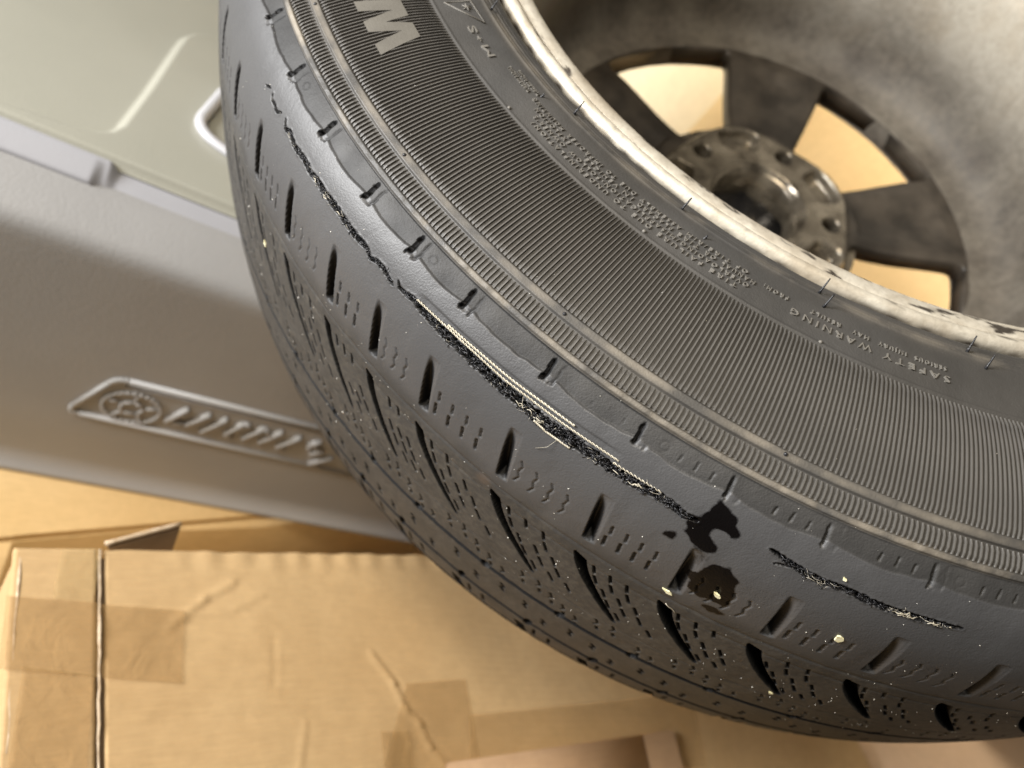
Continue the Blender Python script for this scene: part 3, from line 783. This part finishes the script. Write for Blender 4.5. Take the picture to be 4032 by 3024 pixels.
# lid lip: a ledge that steps forward past the finger notch
def lip_y(x):
    return .4196, .4350
lx = np.concatenate([np.linspace(XL, 0, 40), np.linspace(.002, .05, 49), np.linspace(.055, XR, 60)])
rowsP = []
for x in lx:
    y0, y1 = lip_y(x); off = lambda e: -.0052 * float(smooth(.0090 + e, .0165 + e, np.array(x)))
    dz = off(.0); dz2 = off(.008)
    rowsP.append([(x, y0, .2770), (x, y0 - .0006, .2818 + dz), (x, y0 - .0002, .2832 + dz), (x, y0 + .0012, .2842 + dz), (x, y1 - .004, .2908 + dz2), (x, y1 - .0012, .2922 + dz2), (x, y1, .2920 + dz2), (x, y1 + .0006, .2860), (x, y1 + .0040, .2855)])
P = np.array(rowsP).transpose(1, 0, 2)
place(link('lid_lip', grid_mesh('lid_lip', P), M['lip'], cooler))
# lid panel with a stepped recess
gx = np.concatenate([np.linspace(XL, -.10, 30), np.arange(-.098, .16, .0013), np.linspace(.165, XR, 30)]); gy = np.concatenate([np.arange(.4335, .70, .0014), np.linspace(.705, 2 * ym - .434, 30)])
LX, LY = np.meshgrid(gx, gy)
path = [(-.6, .370), (-.044, .4455), (-.008, .4508), (.0040, .4552), (.0125, .4622), (.0172, .4730), (.0272, .5323), (.0385, .6120), (.0415, .6300), (.0470, .6440), (.0560, .6530), (.0700, .6600), (.45, .76)]
dist = np.full(LX.shape, 9.0); sign = np.ones(LX.shape)
for (ax, ay), (bx, by) in zip(path[:-1], path[1:]):
    dx, dy = bx - ax, by - ay
    u = np.clip(((LX - ax) * dx + (LY - ay) * dy) / (dx * dx + dy * dy), 0, 1)
    d = np.hypot(LX - ax - u * dx, LY - ay - u * dy)
    cr = dx * (LY - ay) - dy * (LX - ax)
    c = d < dist; dist = np.where(c, d, dist); sign = np.where(c, np.sign(cr), sign)
sd = dist * sign
lz = .2950 - .0060 * smooth(-.0022, .0032, sd)
lz -= .0070 * (1 - smooth(.4345, .4372, LY))
lz[-1, :] = .27
place(link('lid_panel', grid_mesh('lid_panel', np.stack([LX, LY, lz], -1)), M['lid'], cooler))['label'] = 'olive grey lid panel with a stepped recess'
# pale loop handle on the lid
def rounded_loop(pts, rad, n=8):
    out = []
    for i in range(len(pts)):
        a, b, c = Vector(pts[i - 1]), Vector(pts[i]), Vector(pts[(i + 1) % len(pts)])
        p = b + (a - b).normalized() * rad; q = b + (c - b).normalized() * rad
        for k_ in range(n + 1):
            u = k_ / n; out.append(tuple(p * (1 - u) ** 2 + b * 2 * u * (1 - u) + q * u * u))
    return out
bm = bmesh.new()
tube(bm, rounded_loop([(.0585, .503, .2975), (.0790, .585, .2975), (.128, .575, .2975), (.100, .483, .2975)], .020), .0042, 10, closed=True)
for v in bm.verts: v.co.z = .2975 + (v.co.z - .2975) * .75
place(link('loop_handle', bm, M['loop'], cooler))
# badge: raised frame, ring emblem and slanted characters on the front wall
def bar(bm, a, b, w, proud):
    """raised rounded bar on the front wall from a to b given as (x, z)"""
    def lean(p): return p[0] * .981, p[1] * .981 + .0113      # badge layout on the slightly leaning wall
    a = lean(a); b = lean(b)
    a = Vector((a[0], 0, a[1])); b = Vector((b[0], 0, b[1])); t = (b - a).normalized(); n = Vector((-t.z, 0, t.x))
    yb = lambda z: YF - .0176 * z / .26
    rowA = []
    for e, y in ((-1, .0006), (-.80, -proud), (.80, -proud), (1, .0006)):
        pa = a + n * w / 2 * e; pb = b + n * w / 2 * e; pa.y = yb(a.z) + y; pb.y = yb(b.z) + y
        rowA.append((bm.verts.new(pa), bm.verts.new(pb)))
    for i in range(3): bm.faces.new((rowA[i][0], rowA[i + 1][0], rowA[i + 1][1], rowA[i][1]))
    bm.faces.new([r[0] for r in rowA][::-1]); bm.faces.new([r[1] for r in rowA])
badge = place(empty('badge')); badge.parent = cooler; place(badge)
def bput(name, bm):
    bmesh.ops.recalc_face_normals(bm, faces=bm.faces)
    return link(name, bm, M['body'], badge)
bm = bmesh.new()
BL, TL, TR, BR = (.0465, .0875), (.0680, .1400), (.335, .1460), (.312, .0875)
fr = []
loop = rounded_loop([(*BL, 0), (*TL, 0), (*TR, 0), (*BR, 0)], .008, 5)
for a, b in zip(loop, loop[1:] + loop[:1]):
    if (Vector(a) - Vector(b)).length > 1e-5: bar(bm, a[:2], b[:2], .0042, .0026)
bput('badge_frame', bm)
bm = bmesh.new()
bar(bm, (.075, .1335), (.322, .1395), .002, .0012)
bput('badge_line', bm)
bm = bmesh.new(); ec = (.0865, .1085); er = .0205
for q in range(28):
    a, b = q / 28 * 2 * math.pi, (q + 1) / 28 * 2 * math.pi
    bar(bm, (ec[0] + er * math.cos(a), ec[1] + er * .92 * math.sin(a)), (ec[0] + er * math.cos(b), ec[1] + er * .92 * math.sin(b)), .0030, .0022)
bput('emblem_ring', bm)
bm = bmesh.new()
pent = [(ec[0] + .009 * math.cos(1.57 + q * 1.2566), ec[1] + .0085 * math.sin(1.57 + q * 1.2566)) for q in range(5)]
for q in range(5):
    bar(bm, pent[q], pent[(q + 1) % 5], .0026, .0022)
    o_ = (ec[0] + .0185 * math.cos(1.57 + q * 1.2566), ec[1] + .0168 * math.sin(1.57 + q * 1.2566)); bar(bm, pent[q], o_, .0026, .0020)
bput('emblem_figure', bm)
def S_(x, z): return (x * K, z * K)
st = [((.1199, .11), (.1307, .133)), ((.1358, .1114), (.1487, .1331)), ((.1498, .1065), (.1629, .1325)), ((.1684, .1115), (.1774, .132)), ((.1841, .111), (.1951, .1326)), ((.1989, .1114), (.2114, .1339)), ((.2154, .1108), (.2292, .1327)), ((.2397, .1253), (.2485, .1334)), ((.2456, .1126), (.2567, .1202)), ((.253, .0968), (.2689, .1142))]
groups = [([0, 1], [((.1199, .11), (.1358, .1114))]), ([2], []), ([3], [((.1684, .1115), (.176, .1085)), ((.1774, .132), (.185, .1300))]), ([4, 5], [((.1951, .1326), (.2050, .1230))]), ([6], [((.2154, .1108), (.2240, .1090))]), ([7, 8], [((.2397, .1253), (.2456, .1126)), ((.2397, .1253), (.2567, .1202))]), ([9], [((.253, .0968), (.264, .0968))])]
for g, ex in groups:
    bm = bmesh.new()
    for i in g: bar(bm, S_(*st[i][0]), S_(*st[i][1]), .0046, .0042)
    for a, b in ex: bar(bm, S_(*a), S_(*b), .0034, .0036)
    bput('badge_letter', bm)

# ------------------------------------------------------------------ cardboard
def carton(name, label, origin, ang, lx, ly, z0, z1, mat):
    e = tag(empty(name, origin), label, 'cardboard box', 'cardboard boxes'); e.rotation_euler = (0, 0, ang)
    bm = bmesh.new(); box_bm(bm, 0, lx, 0, ly, z0, z1 - .004)
    bmesh.ops.bevel(bm, geom=bm.edges[:], offset=.003, segments=3, affect='EDGES')
    link('walls', bm, mat, e)
    return e
# box under the cooler
ang = math.atan2(.0597, .1959)
eB = carton('cardboard_box', 'pale tan cardboard box the cooler stands on', (-.40, .3399 - .434 * math.tan(ang), 0), ang, 1.35, 1.0, -.249, -.0005, M['cardB'])
bm = bmesh.new(); box_bm(bm, .002, 1.348, .002, .998, -.0042, -.0004); link('top_panel', bm, M['cardB'], eB)

# front box with taped panels, rotated a little
A0 = Vector((.0726, .2419, 0)); angA = math.atan2(.0311, .2037)
eA = tag(empty('cardboard_box', tuple(A0)), 'worn tan cardboard box with taped seam, creases and a torn flap, in front', 'cardboard box', 'cardboard boxes')
eA.rotation_euler = (0, 0, angA)
ZA = .175
bm = bmesh.new(); box_bm(bm, -.0405, .70, -.62, -.004, -.249, ZA - .006); link('walls', bm, M['card'], eA)
def toA(x, y):
    d = Vector((x, y, 0)) - A0; c, s = math.cos(angA), math.sin(angA); return (d.x * c + d.y * s, -d.x * s + d.y * c)
def crease_h(U, V):
    h = .0010 * vnoise(U * 22, V * 22, 61) + .0003 * vnoise(U * 70, V * 60, 62)
    for pts, amp, w in (([(.1488, .2313), (.1320, .2185), (.1143, .1995)], .0022, .0022), ([(.2415, .1945), (.2560, .1760), (.2640, .1589), (.2728, .1511), (.2790, .1370), (.2897, .1258)], .0026, .0019), ([(.168, .226), (.150, .214), (.1180, .2050)], .0010, .0022), ([(.176, .200), (.177, .170)], -.0010, .0015), ([(.196, .150), (.192, .125)], .0014, .0016), ([(.115, .150), (.160, .152), (.23, .158)], -.0007, .003)):
        for a, b in zip(pts[:-1], pts[1:]):
            a = toA(*a); b = toA(*b); dx, dy = b[0] - a[0], b[1] - a[1]
            u = np.clip(((U - a[0]) * dx + (V - a[1]) * dy) / (dx * dx + dy * dy), 0, 1)
            X = U - a[0] - u * dx; Y = V - a[1] - u * dy
            d = np.hypot(X, Y); sg = np.sign(dx * Y - dy * X)
            h += .40 * amp * (np.exp(-(d / w) ** 2) - .25 * np.exp(-((d - w * 1.6) / (w * 1.3)) ** 2) * (sg > 0))
    h += .0005 * np.sin(U * 330 + 1.5 * vnoise(U * 30, V * 3, 64)) * smooth(-.020, -.001, V) * smooth(.03, .06, U)     # buckled flutes at the edge
    return h
def panel(name, u0, u1, v0, v1, step, mat, parent, zoff=0.0, thick=.0035, wob=0.0):
    U, V = np.meshgrid(np.arange(u0, u1 + step / 2, step), np.arange(v0, v1 + step / 2, step))
    hh = crease_h(U, V) + zoff
    Vw = V + wob * .0012 * vnoise(U * 70, V * 0, 65) * smooth(v1 - .02, v1, V)
    P = np.stack([U, Vw, ZA + hh], -1)
    # skirt
    top = np.concatenate([P[:1] - [0, 0, thick], P, P[-1:] - [0, 0, thick]], 0)
    top = np.concatenate([top[:, :1] - [0, 0, thick], top, top[:, -1:] - [0, 0, thick]], 1)
    return link(name, grid_mesh(name, top), mat, parent)
panel('main_flap', .0020, .70, -.30, 0.0, .0022, M['card'], eA, wob=1)['label'] = 'wide creased top flap'
panel('side_flap', -.042, -.0015, -.30, -.0005, .0022, M['card'], eA, .0012)['label'] = 'narrow taped side flap'
bm = bmesh.new(); box_bm(bm, -.0012, .0018, -.30, -.006, ZA - .007, ZA + .0002); link('seam_edge', bm, M['cardK'], eA)
# lit cut edge along the seam
bm = bmesh.new(); tube(bm, [(-.0008 + .0006 * vnoise(q * .7, 0, 70), -.001 - q * .006, ZA + .0010 + .0008 * float(vnoise(q * .9, 3, 71))) for q in range(48)], [.0008 + .0005 * float(vnoise(q * .55, 9, 72)) for q in range(48)], 6); link('seam_edge', bm, M['cardE'], eA)
# torn flap standing behind the edge
bm = bmesh.new()
f0 = [(.004, .0015, ZA - .002), (.043, .0130, ZA + .0030), (.043, .0045, ZA - .0150), (.012, .0012, ZA - .0120)]
a = [bm.verts.new(p) for p in f0]; b = [bm.verts.new((p[0], p[1] + .0032, p[2] + .001)) for p in f0]
bm.faces.new(a); bm.faces.new(b[::-1])
for i in range(4): bm.faces.new((a[i - 1], b[i - 1], b[i], a[i]))
bmesh.ops.recalc_face_normals(bm, faces=bm.faces)
o = link('torn_flap', bm, M['cardK'], eA, smooth=False); o['label'] = 'torn flap corner standing up at the back edge'  # the face's shade is in its dark colour
bm = bmesh.new(); tube(bm, [(.002 + .041 * q / 8, .0032 + .0118 * q / 8, ZA + .0004 + .005 * q / 8 + .0006 * rng.random()) for q in range(9)], .0015, 6); link('flap_edge', bm, M['cardE'], eA)
bm = bmesh.new(); tube(bm, [(-.0395 + .001 * rng.random(), -.001 - q * .008, ZA + .0004) for q in range(14)], [.0009 + .0008 * float(vnoise(q * .8, 2, 73)) for q in range(14)], 6); link('flap_edge', bm, M['cardE'], eA)
# strips of tape
def tape(name, quad, mat, lift=.0011, n=26, wr=.0006):
    q = [Vector(toA(*p)) for p in quad]
    P = np.zeros((n, n, 3))
    for i in range(n):
        for j in range(n):
            u, v = i / (n - 1), j / (n - 1)
            p = (q[0] * (1 - u) + q[1] * u) * (1 - v) + (q[3] * (1 - u) + q[2] * u) * v
            P[i, j, :2] = p
    P[..., 2] = ZA + crease_h(P[..., 0], P[..., 1]) + lift + wr * vnoise(P[..., 0] * 110, P[..., 1] * 110, 66) + np.where(P[..., 0] < -.001, .0012, 0)
    return link(name, grid_mesh(name, P), mat, eA)
tape('tape_strip', [(.0335, .2078), (.1213, .2100), (.1243, .1681), (.0380, .1700)], M['tape'], wr=.0012)['label'] = 'wrinkled clear tape across the seam'
tape('tape_strip', [(.0540, .2086), (.0735, .2092), (.0722, .2410), (.0530, .2370)], M['cleartape'])
tape('tape_strip', [(.0480, .1720), (.0800, .1700), (.0900, .0700), (.0560, .0700)], M['tape'], .0009)
tape('tape_strip', [(.2653, .1757), (.3133, .1813), (.3160, .1150), (.2443, .1248)], M['tape'])
tape('tape_strip', [(.3114, .1568), (.5525, .1823), (.5385, .1220), (.3060, .1220)], M['tape'], .0018)
tape('tape_strip', [(.2439, .1451), (.2640, .1460), (.2660, .1100), (.2443, .1100)], M['tape'], .0014)
# thin red-brown board under the tape, bottom centre
q = [toA(*p) for p in ((.2874, .1258), (.5095, .1492), (.5055, .1000), (.2880, .0800))]
bm = bmesh.new(); a = [bm.verts.new((*p, ZA + .0060)) for p in q]; b = [bm.verts.new((*p, ZA + .0010)) for p in q]
bm.faces.new(a); bm.faces.new(b[::-1])
for i in range(4): bm.faces.new((a[i - 1], b[i - 1], b[i], a[i]))
bmesh.ops.recalc_face_normals(bm, faces=bm.faces)
bmesh.ops.bevel(bm, geom=bm.edges[:], offset=.0008, segments=2, affect='EDGES')
link('patch_board', bm, M['cardR'], eA)['label'] = 'red-brown board let into the top'
q = [toA(*p) for p in ((.4707, .1445), (.5085, .1487), (.5045, .1000), (.4660, .0960))]
bm = bmesh.new(); a = [bm.verts.new((*p, ZA + .0066)) for p in q]; bm.faces.new(a); link('patch_strip', bm, M['cardR'], eA)

# paler box beyond on the right
eD = carton('cardboard_box', 'rosy tan cardboard box at the lower right beyond the tyre', (.770, .36, 0), -.06, .9, .001 + .0, -.249, .168, M['cardD']) if False else carton('cardboard_box', 'rosy tan cardboard box at the lower right beyond the tyre', (.772, -.35, 0), -.06, .9, .60, -.249, .170, M['cardD'])
# tall boxes seen through the spokes
e1 = carton('cardboard_box', 'tall pale cardboard box showing through the upper spoke window', (.30, 1.08, 0), -.55, .75, .5, -.249, .75, M['cardC'])
e2 = carton('cardboard_box', 'tall cardboard box showing through the two right spoke windows', (1.06, .20, 0), .55, .70, 1.2, -.249, .72, M['cardF'])

print('tris', sum(len(o.data.polygons) for o in scene.objects if o.type == 'MESH'))
